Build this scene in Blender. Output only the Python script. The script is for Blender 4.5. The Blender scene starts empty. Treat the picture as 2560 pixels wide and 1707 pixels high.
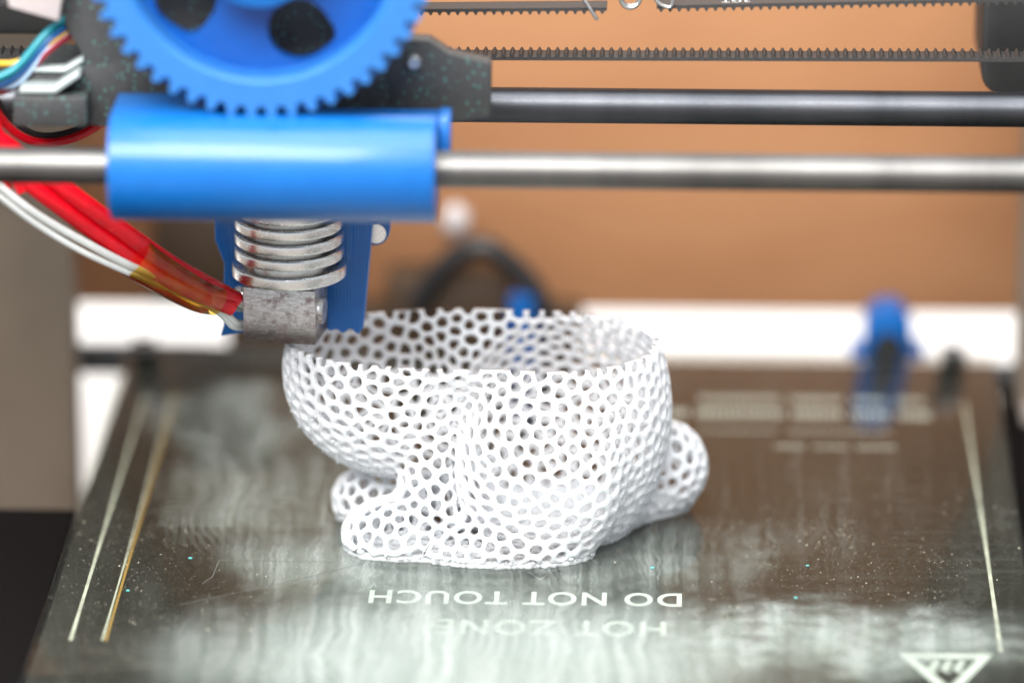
import bpy, bmesh, math, random
import numpy as np
from mathutils import Vector, Matrix, kdtree

random.seed(7)
rng = np.random.default_rng(11)
scene = bpy.context.scene
col = scene.collection
MM = 0.001                                  # everything below is written in millimetres

# ------------------------------------------------------------------ camera
LENS_PX, PITCH, YAW, FOCUS = 13190.0, math.radians(18.5), math.radians(1.9), 1177.7
right = Vector((math.cos(YAW), math.sin(YAW), 0))
fwd = Vector((-math.sin(YAW) * math.cos(PITCH), math.cos(YAW) * math.cos(PITCH), -math.sin(PITCH)))
up = right.cross(fwd)
cam_data = bpy.data.cameras.new("camera")
cam = bpy.data.objects.new("camera", cam_data)
col.objects.link(cam)
scene.camera = cam
cam_data.sensor_width = 36.0
cam_data.lens = LENS_PX / 2560 * 36.0
cam_data.clip_start, cam_data.clip_end = 0.05, 20.0
cam_data.dof.use_dof = True
cam_data.dof.focus_distance = FOCUS * MM
cam_data.dof.aperture_fstop = 4.2
cam_pos = -(fwd * FOCUS - up * 51.47)
cam.matrix_world = Matrix(((right.x, up.x, -fwd.x, cam_pos.x * MM), (right.y, up.y, -fwd.y, cam_pos.y * MM),
                           (right.z, up.z, -fwd.z, cam_pos.z * MM), (0, 0, 0, 1)))

# ------------------------------------------------------------------ light
world = bpy.data.worlds.new("World")
scene.world = world
world.use_nodes = True
world.node_tree.nodes["Background"].inputs[0].default_value = (0.86, 0.93, 1.0, 1)
world.node_tree.nodes["Background"].inputs[1].default_value = 0.7


def area_lamp(name, loc, target, size, watts, colour):
    d = bpy.data.lights.new(name, 'AREA')
    d.shape, d.size, d.size_y = 'RECTANGLE', size[0] * MM, size[1] * MM
    d.energy, d.color = watts, colour
    o = bpy.data.objects.new(name, d)
    col.objects.link(o)
    o.location = Vector(loc) * MM
    o.rotation_euler = (Vector(target) - Vector(loc)).to_track_quat('-Z', 'Y').to_euler()
    return o


area_lamp("window_light", (-260, -780, 880), (-20, 10, 40), (900, 480), 27.0, (1.0, 0.985, 0.96))
area_lamp("ceiling_light", (40, -330, 1280), (0, 30, 20), (1200, 900), 19.0, (0.97, 0.99, 1.0))
area_lamp("rear_added_light", (60, 900, 700), (20, 400, -70), (900, 500), 9.0, (1.0, 0.98, 0.95))  # added lamp that overexposes the white sheet behind the bed

scene.view_settings.view_transform = 'Standard'
scene.view_settings.look = 'None'
scene.view_settings.exposure = 0.2
scene.view_settings.gamma = 1.0
scene.view_settings.use_curve_mapping = False
scene.cycles.use_denoising = True
scene.cycles.use_adaptive_sampling = True
scene.cycles.adaptive_threshold = 0.03
scene.cycles.max_bounces = 10
scene.cycles.transparent_max_bounces = 16
scene.cycles.sample_clamp_indirect = 6.0
scene.cycles.caustics_reflective = False
scene.cycles.caustics_refractive = False


# ------------------------------------------------------------------ material helpers
class Nodes:
    """tiny expression builder on a material's node tree"""

    def __init__(self, name):
        self.m = bpy.data.materials.new(name)
        self.m.use_nodes = True
        self.t = self.m.node_tree
        self.t.nodes.clear()
        self.out = self.t.nodes.new("ShaderNodeOutputMaterial")

    def put(self, sock, v):
        if isinstance(v, bpy.types.NodeSocket):
            self.t.links.new(v, sock)
        elif v is not None:
            sock.default_value = v

    def node(self, kind, props=None, ins=None, out=0):
        n = self.t.nodes.new("ShaderNode" + kind)
        for k, v in (props or {}).items():
            setattr(n, k, v)
        for k, v in (ins or {}).items():
            self.put(n.inputs[k], v)
        return n.outputs[out]

    def math(self, op, a, b=None, c=None, clamp=False):
        n = self.t.nodes.new("ShaderNodeMath")
        n.operation, n.use_clamp = op, clamp
        for i, v in enumerate((a, b, c)):
            self.put(n.inputs[i], v)
        return n.outputs[0]

    def coord(self, scale=(1, 1, 1), offset=(0, 0, 0), rot=(0, 0, 0)):
        c = self.node("TexCoord", out=3)                     # object coordinates, metres -> millimetres
        return self.node("Mapping", {}, {0: c, 1: offset, 2: rot, 3: tuple(1000 * s for s in scale)})

    def noise(self, vec, scale=1.0, detail=2.0, rough=0.5, dist=0.0, out=0):
        return self.node("TexNoise", {}, {"Vector": vec, "Scale": scale, "Detail": detail, "Roughness": rough, "Distortion": dist}, out)

    def ramp(self, fac, stops):
        n = self.t.nodes.new("ShaderNodeValToRGB")
        self.put(n.inputs[0], fac)
        e = n.color_ramp.elements
        e[0].position, e[0].color = stops[0][0], (*stops[0][1], 1) if not isinstance(stops[0][1], float) else (stops[0][1],) * 3 + (1,)
        e[1].position, e[1].color = stops[-1][0], (*stops[-1][1], 1) if not isinstance(stops[-1][1], float) else (stops[-1][1],) * 3 + (1,)
        for p, c in stops[1:-1]:
            q = e.new(p)
            q.color = (*c, 1) if not isinstance(c, float) else (c, c, c, 1)
        return n.outputs[0]

    def smooth(self, v, lo, hi, a=0.0, b=1.0):
        n = self.t.nodes.new("ShaderNodeMapRange")
        n.interpolation_type = 'SMOOTHSTEP'
        for i, x in enumerate((v, lo, hi, a, b)):
            self.put(n.inputs[i], x)
        return n.outputs[0]

    def mixc(self, f, a, b):
        n = self.t.nodes.new("ShaderNodeMix")
        n.data_type = 'RGBA'
        self.put(n.inputs[0], f)
        self.put(n.inputs[6], a if not isinstance(a, tuple) else (*a, 1))
        self.put(n.inputs[7], b if not isinstance(b, tuple) else (*b, 1))
        return n.outputs[2]

    def mixs(self, f, a, b):
        return self.node("MixShader", {}, {0: f, 1: a, 2: b})

    def bump(self, h, strength, dist_mm):
        return self.node("Bump", {}, {"Strength": strength, "Distance": dist_mm * MM, "Height": h})

    def pbr(self, **k):
        n = self.t.nodes.new("ShaderNodeBsdfPrincipled")
        for key, v in k.items():
            key = key.replace("_", " ")
            if isinstance(v, tuple) and len(v) == 3 and key in ("Base Color", "Specular Tint", "Sheen Tint"):
                v = (*v, 1)
            self.put(n.inputs[key], v)
        return n.outputs[0]

    def done(self, s):
        self.t.links.new(s, self.out.inputs[0])
        return self.m


def simple(name, colour, rough=0.5, metal=0.0, vary=0.12, vscale=0.4, bump=0.0, bscale=3.0, stretch=(1, 1, 1), coat=0.0, spec=0.5):
    n = Nodes(name)
    v = n.coord(stretch)
    a = n.noise(v, vscale, 3.0)
    c = n.mixc(a, tuple(x * (1 - vary) for x in colour), tuple(min(1, x * (1 + vary)) for x in colour))
    k = dict(Base_Color=c, Roughness=n.math('MULTIPLY_ADD', a, 0.16, rough - 0.08), Metallic=metal, Specular_IOR_Level=spec)
    if coat:
        k["Coat_Weight"] = coat
    if bump:
        k["Normal"] = n.bump(n.noise(v, bscale, 3.0), bump, 0.3)
    return n.done(n.pbr(**k))


# ------------------------------------------------------------------ mesh helpers
WORLD_LOC = {}


def thing(name, label, cat, loc=(0, 0, 0), group=None):
    o = bpy.data.objects.new(name, None)
    col.objects.link(o)
    o.empty_display_size = 0.005
    o.location = Vector(loc) * MM
    WORLD_LOC[o.name] = Vector(loc)
    o["label"], o["category"] = label, cat
    if group:
        o["group"] = group
    return o


def tag(o, label, cat, group=None, kind=None):
    if label:
        o["label"] = label
    if cat:
        o["category"] = cat
    if group:
        o["group"] = group
    if kind:
        o["kind"] = kind
    return o


def build(name, vf, mat, parent=None, bevel=0.0, smooth=True, seg=2, loc=None, auto=40, label=None):
    """one mesh object; vertices given in world millimetres"""
    v, f = vf
    base = WORLD_LOC.get(parent.name, Vector()) if parent else Vector(loc or (0, 0, 0))
    me = bpy.data.meshes.new(name)
    a = np.asarray(v, dtype=float) - np.array(base)
    me.from_pydata([tuple(p) for p in (a * MM)], [], [tuple(q) for q in f])
    if bevel:
        bm = bmesh.new()
        bm.from_mesh(me)
        bmesh.ops.recalc_face_normals(bm, faces=bm.faces)
        ed = [e for e in bm.edges if len(e.link_faces) == 2 and e.calc_face_angle() > math.radians(28)]
        bmesh.ops.bevel(bm, geom=ed, offset=bevel * MM, segments=seg, affect='EDGES', profile=0.5, clamp_overlap=True)
        bm.to_mesh(me)
        bm.free()
    else:
        bm = bmesh.new()
        bm.from_mesh(me)
        bmesh.ops.recalc_face_normals(bm, faces=bm.faces)
        bm.to_mesh(me)
        bm.free()
    if smooth:
        me.shade_smooth()
        try:
            me.set_sharp_from_angle(angle=math.radians(auto))
        except Exception:
            pass
    me.materials.append(mat)
    o = bpy.data.objects.new(name, me)
    col.objects.link(o)
    if parent:
        o.parent = parent
        WORLD_LOC[o.name] = base
    else:
        o.location = base * MM
        WORLD_LOC[o.name] = base
    if label:
        o["label"] = label
    return o


def join(*parts):
    V, F = [], []
    for v, f in parts:
        n = len(V)
        V.extend(v)
        F.extend([tuple(i + n for i in q) for q in f])
    return V, F


def box(x0, x1, y0, y1, z0, z1):
    v = [(x, y, z) for x in (x0, x1) for y in (y0, y1) for z in (z0, z1)]
    return v, [(0, 1, 3, 2), (4, 6, 7, 5), (0, 4, 5, 1), (2, 3, 7, 6), (0, 2, 6, 4), (1, 5, 7, 3)]


def prism(poly, y0, y1):
    """polygon in x,z pushed along y"""
    n = len(poly)
    v = [(x, y0, z) for x, z in poly] + [(x, y1, z) for x, z in poly]
    f = [tuple(range(n)), tuple(range(2 * n - 1, n - 1, -1))]
    f += [(i, (i + 1) % n, n + (i + 1) % n, n + i) for i in range(n)]
    return v, f


def prism_x(poly, x0, x1):
    """polygon in y,z pushed along x"""
    n = len(poly)
    v = [(x0, y, z) for y, z in poly] + [(x1, y, z) for y, z in poly]
    f = [tuple(range(n)), tuple(range(2 * n - 1, n - 1, -1))]
    f += [(i, (i + 1) % n, n + (i + 1) % n, n + i) for i in range(n)]
    return v, f


def tube(path, r, n=12, taper=None):
    """round tube along a list of points; r may be a list"""
    P = [Vector(p) for p in path]
    R = r if isinstance(r, (list, tuple)) else [r] * len(P)
    v, f = [], []
    side = None
    for i, p in enumerate(P):
        t = (P[min(i + 1, len(P) - 1)] - P[max(i - 1, 0)]).normalized()
        if side is None:
            side = t.orthogonal().normalized()
        side = (side - t * side.dot(t)).normalized()
        b = t.cross(side)
        for k in range(n):
            w = 2 * math.pi * k / n
            v.append(tuple(p + (side * math.cos(w) + b * math.sin(w)) * R[i]))
    for i in range(len(P) - 1):
        for k in range(n):
            f.append((i * n + k, i * n + (k + 1) % n, (i + 1) * n + (k + 1) % n, (i + 1) * n + k))
    f.append(tuple(range(n)))
    f.append(tuple(range(len(v) - 1, len(v) - n - 1, -1)))
    return v, f


def spline(pts, per=8):
    """Catmull-Rom through points"""
    P = [Vector(pts[0]) * 2 - Vector(pts[1])] + [Vector(p) for p in pts] + [Vector(pts[-1]) * 2 - Vector(pts[-2])]
    out = []
    for i in range(1, len(P) - 2):
        for k in range(per):
            t = k / per
            a, b, c, d = P[i - 1], P[i], P[i + 1], P[i + 2]
            out.append(0.5 * (2 * b + (c - a) * t + (2 * a - 5 * b + 4 * c - d) * t * t + (3 * b - a - 3 * c + d) * t ** 3))
    out.append(P[-2])
    return [tuple(p) for p in out]


def lathe(profile, centre, n=48):
    """profile of (radius, z) turned about a vertical axis"""
    v, f = [], []
    for r, z in profile:
        for k in range(n):
            w = 2 * math.pi * k / n
            v.append((centre[0] + r * math.cos(w), centre[1] + r * math.sin(w), z))
    m = len(profile)
    for i in range(m - 1):
        for k in range(n):
            f.append((i * n + k, i * n + (k + 1) % n, (i + 1) * n + (k + 1) % n, (i + 1) * n + k))
    f.append(tuple(range(n)))
    f.append(tuple(range(m * n - 1, (m - 1) * n - 1, -1)))
    return v, f


def ellipsoid(c, r, nu=24, nv=14):
    v, f = [], []
    for j in range(nv + 1):
        t = math.pi * (0.02 + 0.96 * j / nv)
        for k in range(nu):
            w = 2 * math.pi * k / nu
            v.append((c[0] + r[0] * math.sin(t) * math.cos(w), c[1] + r[1] * math.sin(t) * math.sin(w), c[2] + r[2] * math.cos(t)))
    for j in range(nv):
        for k in range(nu):
            f.append((j * nu + k, j * nu + (k + 1) % nu, (j + 1) * nu + (k + 1) % nu, (j + 1) * nu + k))
    f.append(tuple(range(nu)))
    f.append(tuple(range(len(v) - 1, len(v) - nu - 1, -1)))
    return v, f


def strip(pts, w, z):
    """flat painted line of width w through x,y points at height z"""
    v, f = [], []
    P = [Vector((p[0], p[1])) for p in pts]
    for i, p in enumerate(P):
        t = (P[min(i + 1, len(P) - 1)] - P[max(i - 1, 0)]).normalized()
        s = Vector((-t.y, t.x)) * w / 2
        v += [(p.x + s.x, p.y + s.y, z), (p.x - s.x, p.y - s.y, z)]
    for i in range(len(P) - 1):
        f.append((2 * i, 2 * i + 1, 2 * i + 3, 2 * i + 2))
    return v, f


def text_mesh(body, size, sx, offset=0.0, space=1.0):
    """letters as flat triangles: list of (x, y) verts in mm from the text's centre"""
    c = bpy.data.curves.new("lettering", 'FONT')
    c.body, c.size, c.align_x, c.align_y = body, size, 'CENTER', 'CENTER'
    c.offset, c.space_character, c.space_word = offset, space, 1.0
    c.resolution_u = 4
    o = bpy.data.objects.new("lettering", c)
    me = bpy.data.meshes.new_from_object(o)
    v = [(p.co.x * sx, p.co.y, 0) for p in me.vertices]
    f = [tuple(p.vertices) for p in me.polygons]
    bpy.data.objects.remove(o)
    bpy.data.curves.remove(c)
    bpy.data.meshes.remove(me)
    return v, f


# ------------------------------------------------------------------ materials
def plastic_blue(name, lo, hi, rough, coat, spec=0.6):
    n = Nodes(name)
    v = n.coord((1, 1, 1))
    a = n.noise(v, 0.25, 3.0)
    layers = n.node("TexWave", {"wave_type": 'BANDS', "bands_direction": 'X'}, {"Vector": v, "Scale": 0.42, "Distortion": 1.2, "Detail": 3.0, "Detail Scale": 2.0}, 1)
    c = n.mixc(a, lo, hi)
    nb = n.bump(n.math('ADD', layers, n.math('MULTIPLY', n.noise(v, 1.2, 3.0), 0.8)), 0.22, 0.3)
    return n.done(n.pbr(Base_Color=c, Roughness=n.math('MULTIPLY_ADD', a, 0.12, rough), Normal=nb, Specular_IOR_Level=spec,
                        Coat_Weight=coat, Coat_Roughness=0.16))


def plastic_black_glitter():
    n = Nodes("black_glitter_plastic")
    v = n.coord()
    d = n.node("TexVoronoi", {"feature": 'F1'}, {"Vector": v, "Scale": 0.8}, 0)
    cid = n.node("TexVoronoi", {"feature": 'F1'}, {"Vector": v, "Scale": 0.8}, 1)
    pick = n.math('GREATER_THAN', n.node("SeparateColor", {}, {0: cid}, 0), 0.55)
    spot = n.math('MULTIPLY', n.smooth(d, 0.42, 0.12), pick)
    a = n.noise(v, 0.6, 4.0)
    c = n.mixc(spot, n.mixc(a, (0.030, 0.031, 0.032), (0.062, 0.062, 0.062)), (0.09, 0.21, 0.19))
    return n.done(n.pbr(Base_Color=c, Roughness=n.math('MULTIPLY_ADD', spot, -0.1, 0.48), Metallic=n.math('MULTIPLY', spot, 0.4),
                        Normal=n.bump(n.noise(v, 2.5, 3.0), 0.25, 0.3)))


def steel_rod(name, lo, hi):
    n = Nodes(name)
    v = n.coord((0.03, 1, 1))
    a = n.noise(v, 1.6, 4.0, 0.6)
    w = n.noise(n.coord((1, 1, 1)), 2.2, 3.0)
    c = n.mixc(a, lo, hi)
    band = n.smooth(n.noise(n.coord((1, 0, 0)), 0.035, 4.0, 0.6), 0.35, 0.65)
    c = n.mixc(n.math('MULTIPLY', band, 0.45), c, tuple(q * 0.45 for q in lo))
    return n.done(n.pbr(Base_Color=c, Metallic=1.0, Roughness=n.math('MULTIPLY_ADD', w, 0.2, 0.36), Normal=n.bump(w, 0.16, 0.1)))


def white_print():
    n = Nodes("white_printed_plastic")
    v = n.coord()
    lay = n.node("TexWave", {"wave_type": 'BANDS', "bands_direction": 'Z'}, {"Vector": v, "Scale": 0.80, "Distortion": 0.5, "Detail": 2.0, "Detail Scale": 0.6}, 1)
    a = n.noise(v, 0.9, 3.0)
    h = n.math('ADD', lay, n.math('MULTIPLY', a, 0.8))
    c = n.mixc(a, (0.77, 0.79, 0.82), (0.83, 0.845, 0.87))
    return n.done(n.pbr(Base_Color=c, Roughness=0.42, Normal=n.bump(h, 0.7, 0.2), Subsurface_Weight=0.85,
                        Subsurface_Radius=(1.0, 1.0, 1.0), Subsurface_Scale=0.0028))


def smeared_glass():
    n = Nodes("smeared_glass")
    v = n.coord()
    x = n.node("SeparateXYZ", {}, {0: v}, 0)
    y = n.node("SeparateXYZ", {}, {0: v}, 1)
    warp = n.noise(n.coord((1, 1, 0)), 0.035, 3.0, 0.55)
    warp2 = n.noise(n.coord((1, 1, 0), (40, 9, 0)), 0.05, 3.0, 0.55)
    xx = n.math('MULTIPLY_ADD', n.math('SUBTRACT', warp, 0.5), 46.0, x)
    yy = n.math('MULTIPLY_ADD', n.math('SUBTRACT', warp2, 0.5), 40.0, y)

    def blob(cx, cy, rx, ry, edge=0.55):
        a = n.math('DIVIDE', n.math('SUBTRACT', xx, cx), rx)
        b = n.math('DIVIDE', n.math('SUBTRACT', yy, cy), ry)
        q = n.math('SQRT', n.math('ADD', n.math('MULTIPLY', a, a), n.math('MULTIPLY', b, b)))
        return n.smooth(q, 1.0, edge)
    lean = n.math('MULTIPLY_ADD', n.math('SUBTRACT', warp, 0.5), 12.0, n.math('MULTIPLY_ADD', n.math('SUBTRACT', n.noise(n.coord((1, 1, 0)), 0.10, 2.0), 0.5), 1.0, x))
    slant = n.node("CombineXYZ", {}, {0: lean, 1: n.math('MULTIPLY', y, 0.028), 2: 0.0})
    streak = n.noise(slant, 0.45, 6.0, 0.66, 0.1)      # wiping marks that run away from the viewer
    fine = n.noise(slant, 2.1, 3.0, 0.6, 0.2)
    cross = n.noise(n.coord((0.06, 1.0, 0), (3, 0, 0)), 0.35, 4.0, 0.6)
    mottle = n.noise(n.coord((1, 1, 0)), 0.12, 5.0, 0.62)
    sm = n.smooth(streak, 0.40, 0.62)
    fm = n.smooth(fine, 0.41, 0.62)
    mm = n.smooth(mottle, 0.36, 0.66)
    cloud = n.smooth(n.noise(n.coord((1, 0.55, 0)), 0.06, 6.0, 0.66, 0.6), 0.36, 0.64)
    wiped = n.math('MULTIPLY', n.math('MULTIPLY_ADD', sm, 0.55, n.math('MULTIPLY_ADD', fm, 0.40, 0.08)), n.math('MULTIPLY_ADD', cloud, 0.9, 0.25))
    terms = [
        (blob(-10, -78, 80, 52, 0.30), n.math('MULTIPLY_ADD', wiped, 0.32, 0.52)),
        (blob(-36, -22, 46, 30, 0.3), n.math('MULTIPLY_ADD', wiped, 0.50, 0.26)),
        (blob(14, -22, 44, 22, 0.3), n.math('MULTIPLY_ADD', wiped, 0.34, 0.10)),
        (blob(60, -64, 66, 26, 0.3), n.math('MULTIPLY_ADD', mm, 0.50, 0.18)),
        (blob(-56, 24, 38, 40, 0.4), n.math('MULTIPLY_ADD', wiped, 0.50, 0.08)),
        (blob(-72, 74, 34, 28, 0.6), n.math('MULTIPLY_ADD', cloud, 0.42, 0.06)),
        (blob(20, -4, 60, 18, 0.2), n.math('MULTIPLY', wiped, 0.25)),
        (blob(85, 15, 60, 90, 0.2), n.math('MULTIPLY', n.smooth(cross, 0.55, 0.72), 0.08)),
    ]
    arcs = n.node("TexWave", {"wave_type": 'RINGS', "rings_direction": 'SPHERICAL'}, {"Vector": n.coord((1, 0.62, 0), (64, -3, 0)), "Scale": 0.16, "Distortion": 1.6, "Detail": 3.0, "Detail Scale": 0.35}, 1)
    terms.append((blob(-74, 4, 17, 24, 0.3), n.math('MULTIPLY', n.smooth(arcs, 0.45, 0.95), 0.20)))
    terms.append((blob(64, 4, 10, 60, 0.2), n.math('MULTIPLY', n.smooth(fine, 0.55, 0.66), 0.20)))
    terms.append((blob(40, 40, 70, 30, 0.2), n.math('MULTIPLY', n.smooth(streak, 0.56, 0.70), 0.10)))
    tot = None
    for b, w in terms:
        t = n.math('MULTIPLY', b, w)
        tot = t if tot is None else n.math('MAXIMUM', tot, t)
    tot = n.math('ADD', tot, n.math('MULTIPLY', n.math('MULTIPLY', mm, sm), 0.03))
    # fine droplets of dried residue
    drop = n.node("TexVoronoi", {"feature": 'F1'}, {"Vector": n.coord((1, 0.6, 0)), "Scale": 1.1, "Randomness": 1.0}, 0)
    cidn = n.node("TexVoronoi", {"feature": 'F1'}, {"Vector": n.coord((1, 0.6, 0)), "Scale": 1.1, "Randomness": 1.0}, 1)
    pick = n.math('GREATER_THAN', n.node("SeparateColor", {}, {0: cidn}, 1), 0.62)
    dots = n.math('MULTIPLY', n.math('LESS_THAN', drop, 0.16), pick)
    tot = n.math('ADD', tot, n.math('MULTIPLY', dots, 0.22))
    tot = n.math('ADD', tot, 0.010, clamp=True)
    film = n.node("BsdfDiffuse", {}, {0: n.mixc(sm, (0.25, 0.285, 0.26), (0.33, 0.355, 0.335))})
    clear = n.node("BsdfTransparent", {}, {0: (0.93, 0.95, 0.92, 1)})
    gloss = n.node("BsdfGlossy", {}, {0: (1, 1, 1, 1), "Roughness": n.math('MULTIPLY_ADD', mottle, 0.06, 0.02)})
    front = n.math('SUBTRACT', 1.0, n.node("NewGeometry", out=6))          # seen from outside the sheet
    fr = n.math('MULTIPLY', n.node("Fresnel", {}, {0: 1.22}), front)
    body = n.mixs(fr, clear, gloss)
    upward = n.smooth(n.node("SeparateXYZ", {}, {0: n.node("NewGeometry", out=1)}, 2), 0.5, 0.9)
    return n.done(n.mixs(n.math('MULTIPLY', tot, upward), body, film))


def heater_board():
    n = Nodes("dark_circuit_board")
    v = n.coord((1, 1, 0))
    a = n.noise(v, 0.03, 4.0)
    b = n.noise(v, 0.8, 3.0)
    trace = n.node("TexWave", {"wave_type": 'BANDS', "bands_direction": 'Y', "wave_profile": 'SIN'}, {"Vector": v, "Scale": 0.055, "Distortion": 0.0}, 1)
    c = n.mixc(a, (0.006, 0.005, 0.004), (0.012, 0.010, 0.007))
    c = n.mixc(n.math('MULTIPLY', n.smooth(trace, 0.35, 0.65), 0.35), c, (0.005, 0.005, 0.004))
    return n.done(n.pbr(Base_Color=c, Roughness=0.5, Normal=n.bump(b, 0.1, 0.1)))


def burnt_aluminium():
    n = Nodes("burnt_aluminium")
    v = n.coord()
    a = n.noise(v, 0.42, 6.0, 0.68)
    s = n.noise(n.coord((0.12, 1, 1)), 2.6, 3.0, 0.6)
    low = n.node("SeparateXYZ", {}, {0: v}, 2)
    stain = n.smooth(a, 0.46, 0.66)
    c = n.mixc(n.smooth(s, 0.35, 0.65), (0.52, 0.49, 0.48), (0.76, 0.74, 0.73))
    c = n.mixc(n.math('MULTIPLY', stain, 0.72), c, (0.20, 0.115, 0.11))
    c = n.mixc(n.math('MULTIPLY', n.smooth(n.math('MULTIPLY_ADD', a, 6.0, low), -33.6, -37.5), 0.8), c, (0.055, 0.025, 0.018))
    return n.done(n.pbr(Base_Color=c, Metallic=0.75, Roughness=n.math('MULTIPLY_ADD', stain, 0.25, 0.32), Normal=n.bump(s, 0.45, 0.15)))


def amber_tape():
    n = Nodes("amber_tape")
    tr = n.node("BsdfTransparent", {}, {0: (1.0, 0.68, 0.14, 1)})
    df = n.node("BsdfDiffuse", {}, {0: (0.62, 0.27, 0.01, 1)})
    gl = n.node("BsdfGlossy", {}, {0: (1, 0.95, 0.85, 1), "Roughness": 0.15})
    a = n.mixs(n.smooth(n.noise(n.coord(), 0.3, 3.0), 0.35, 0.7, 0.02, 0.14), tr, df)
    return n.done(n.mixs(n.node("Fresnel", {}, {0: 1.5}), a, gl))


def fibre_board():
    n = Nodes("brown_board")
    v = n.coord((0.35, 1, 1))
    a = n.smooth(n.noise(v, 0.03, 4.0), 0.3, 0.7)
    g = n.noise(v, 1.5, 3.0)
    c = n.mixc(a, (0.37, 0.165, 0.072), (0.44, 0.21, 0.095))
    return n.done(n.pbr(Base_Color=c, Roughness=0.7, Normal=n.bump(g, 0.1, 0.2)))


M = dict(
    blue=plastic_blue("blue_plastic", (0.0003, 0.100, 0.36), (0.0006, 0.125, 0.44), 0.34, 0.4, 0.38),
    web_blue=plastic_blue("smooth_blue_plastic", (0.0003, 0.06, 0.28), (0.0006, 0.08, 0.36), 0.16, 0.0),
    rim_blue=plastic_blue("hazy_blue_plastic", (0.010, 0.125, 0.40), (0.016, 0.16, 0.47), 0.42, 0.1, 0.8), black=plastic_black_glitter(), steel=steel_rod("ground_steel", (0.14, 0.135, 0.13), (0.22, 0.21, 0.20)), shaded_rod=steel_rod("shaded_steel", (0.065, 0.07, 0.085), (0.13, 0.13, 0.135)), white_print=white_print(), glass=smeared_glass(),  # rear rod is the same steel, its shade put into a darker colour
    board=heater_board(), burnt=burnt_aluminium(), amber=amber_tape(), brown=fibre_board(),
    alu=simple("turned_aluminium", (0.86, 0.85, 0.83), 0.25, 1.0, 0.06, 0.8, 0.1, 3.0, (1, 1, 4)),
    ink=simple("white_ink", (0.60, 0.62, 0.60), 0.6, 0, 0.1, 0.8),
    line=simple("pale_border_ink", (0.50, 0.49, 0.42), 0.5, 0, 0.6, 0.25),
    tan=simple("amber_border", (0.35, 0.20, 0.045), 0.5, 0, 0.3, 0.1),
    rubber=simple("black_rubber", (0.030, 0.028, 0.027), 0.55, 0, 0.35, 1.2, 0.5, 2.0),
    matt=simple("matt_black", (0.020, 0.020, 0.020), 0.6, 0, 0.3, 0.2),
    red=simple("red_sleeve", (0.70, 0.002, 0.012), 0.24, 0, 0.25, 0.35, 0.3, 0.9),
    white_wire=simple("white_sleeve", (0.74, 0.75, 0.72), 0.4, 0, 0.1, 0.3),
    black_wire=simple("black_wire", (0.02, 0.018, 0.018), 0.4),
    teal_wire=simple("teal_wire", (0.006, 0.22, 0.27), 0.35), blue_wire=simple("blue_wire", (0.01, 0.10, 0.30), 0.35),
    yellow_wire=simple("yellow_wire", (0.75, 0.42, 0.03), 0.4), wine_wire=simple("wine_wire", (0.30, 0.012, 0.03), 0.35),
    pale_blue_wire=simple("pale_blue_wire", (0.45, 0.62, 0.80), 0.4),
    lit_edge=simple("lit_black_edge", (0.45, 0.50, 0.49), 0.4, 0.3, 0.2, 0.5),  # lit top faces of the black body, painted as pale grey
    post=simple("grey_post", (0.20, 0.155, 0.115), 0.55, 0.0, 0.55, 0.022),
    pale_grey=simple("pale_grey_metal", (0.34, 0.29, 0.26), 0.5, 0.0, 0.15, 0.05),
    desk=simple("dark_desk", (0.16, 0.13, 0.11), 0.6, 0, 0.2, 0.02),
    table=simple("white_sheet", (0.80, 0.765, 0.73), 0.6, 0, 0.05, 0.02),
    deep_black=simple("deep_black", (0.006, 0.005, 0.005), 0.9, spec=0.05),
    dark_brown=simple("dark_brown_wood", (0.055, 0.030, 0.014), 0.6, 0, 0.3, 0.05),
    pale=simple("pale_plastic", (0.50, 0.44, 0.43), 0.5),
    speck=simple("pale_crumbs", (0.66, 0.60, 0.46), 0.5, 0, 0.2, 0.4),
    teal_flake=simple("teal_flake", (0.12, 0.48, 0.46), 0.4),
    wire_metal=simple("bright_wire", (0.55, 0.55, 0.54), 0.3, 0.9),
    scratch=simple("dark_scratch", (0.10, 0.11, 0.10), 0.6),
    teal_sheet=simple("teal_plastic", (0.02, 0.16, 0.18), 0.5),
)

# ------------------------------------------------------------------ setting: the table
table = build("table_top", box(-900, 900, -600, 1600, -90, -70), M['desk'], smooth=False)
tag(table, None, None, kind="structure")
sheet = build("white_sheet", box(-420, 420, 236, 900, -70, -69), M['table'], loc=(0, 560, -70), bevel=0.3)
tag(sheet, "bright white sheet lying on the table behind the printer", "sheet")

# ------------------------------------------------------------------ heated bed and glass
GX0, GX1, GY0, GY1 = -102.0, 115.5, -92.0, 155.0
bed = thing("heated_bed", "dark brown heated circuit board with white markings under the smeared glass", "heated bed", (6, 30, -5))
build("circuit_board", box(GX0 + 0.5, GX1 - 0.5, GY0, GY1 - 0.5, -5.0, -3.2), M['board'], bed, bevel=0.3)
ZL = -3.17
for x, w, m in ((-94.9, 0.75, 'line'), (-88.0, 0.45, 'line'), (-87.2, 0.6, 'tan'), (107.0, 0.85, 'line')):
    build("border_line", strip([(x, -36), (x + 0.1, 40), (x, 128)], w, ZL), M[m], bed, smooth=False)


def bed_text(name, body, cx, cy, length, height, off=0.0):
    v, f = text_mesh(body, 1.0, 1.0, offset=off, space=1.12)
    a = np.array(v)
    lo, hi = a.min(0), a.max(0)
    sx, sy = length / (hi[0] - lo[0]), height / (hi[1] - lo[1])
    mid = (lo + hi) / 2
    vv = [(cx - (p[0] - mid[0]) * sx, cy - (p[1] - mid[1]) * sy, ZL) for p in a]      # turned half round, as it is printed
    return build(name, (vv, f), M['ink'], bed, smooth=False)


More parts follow.
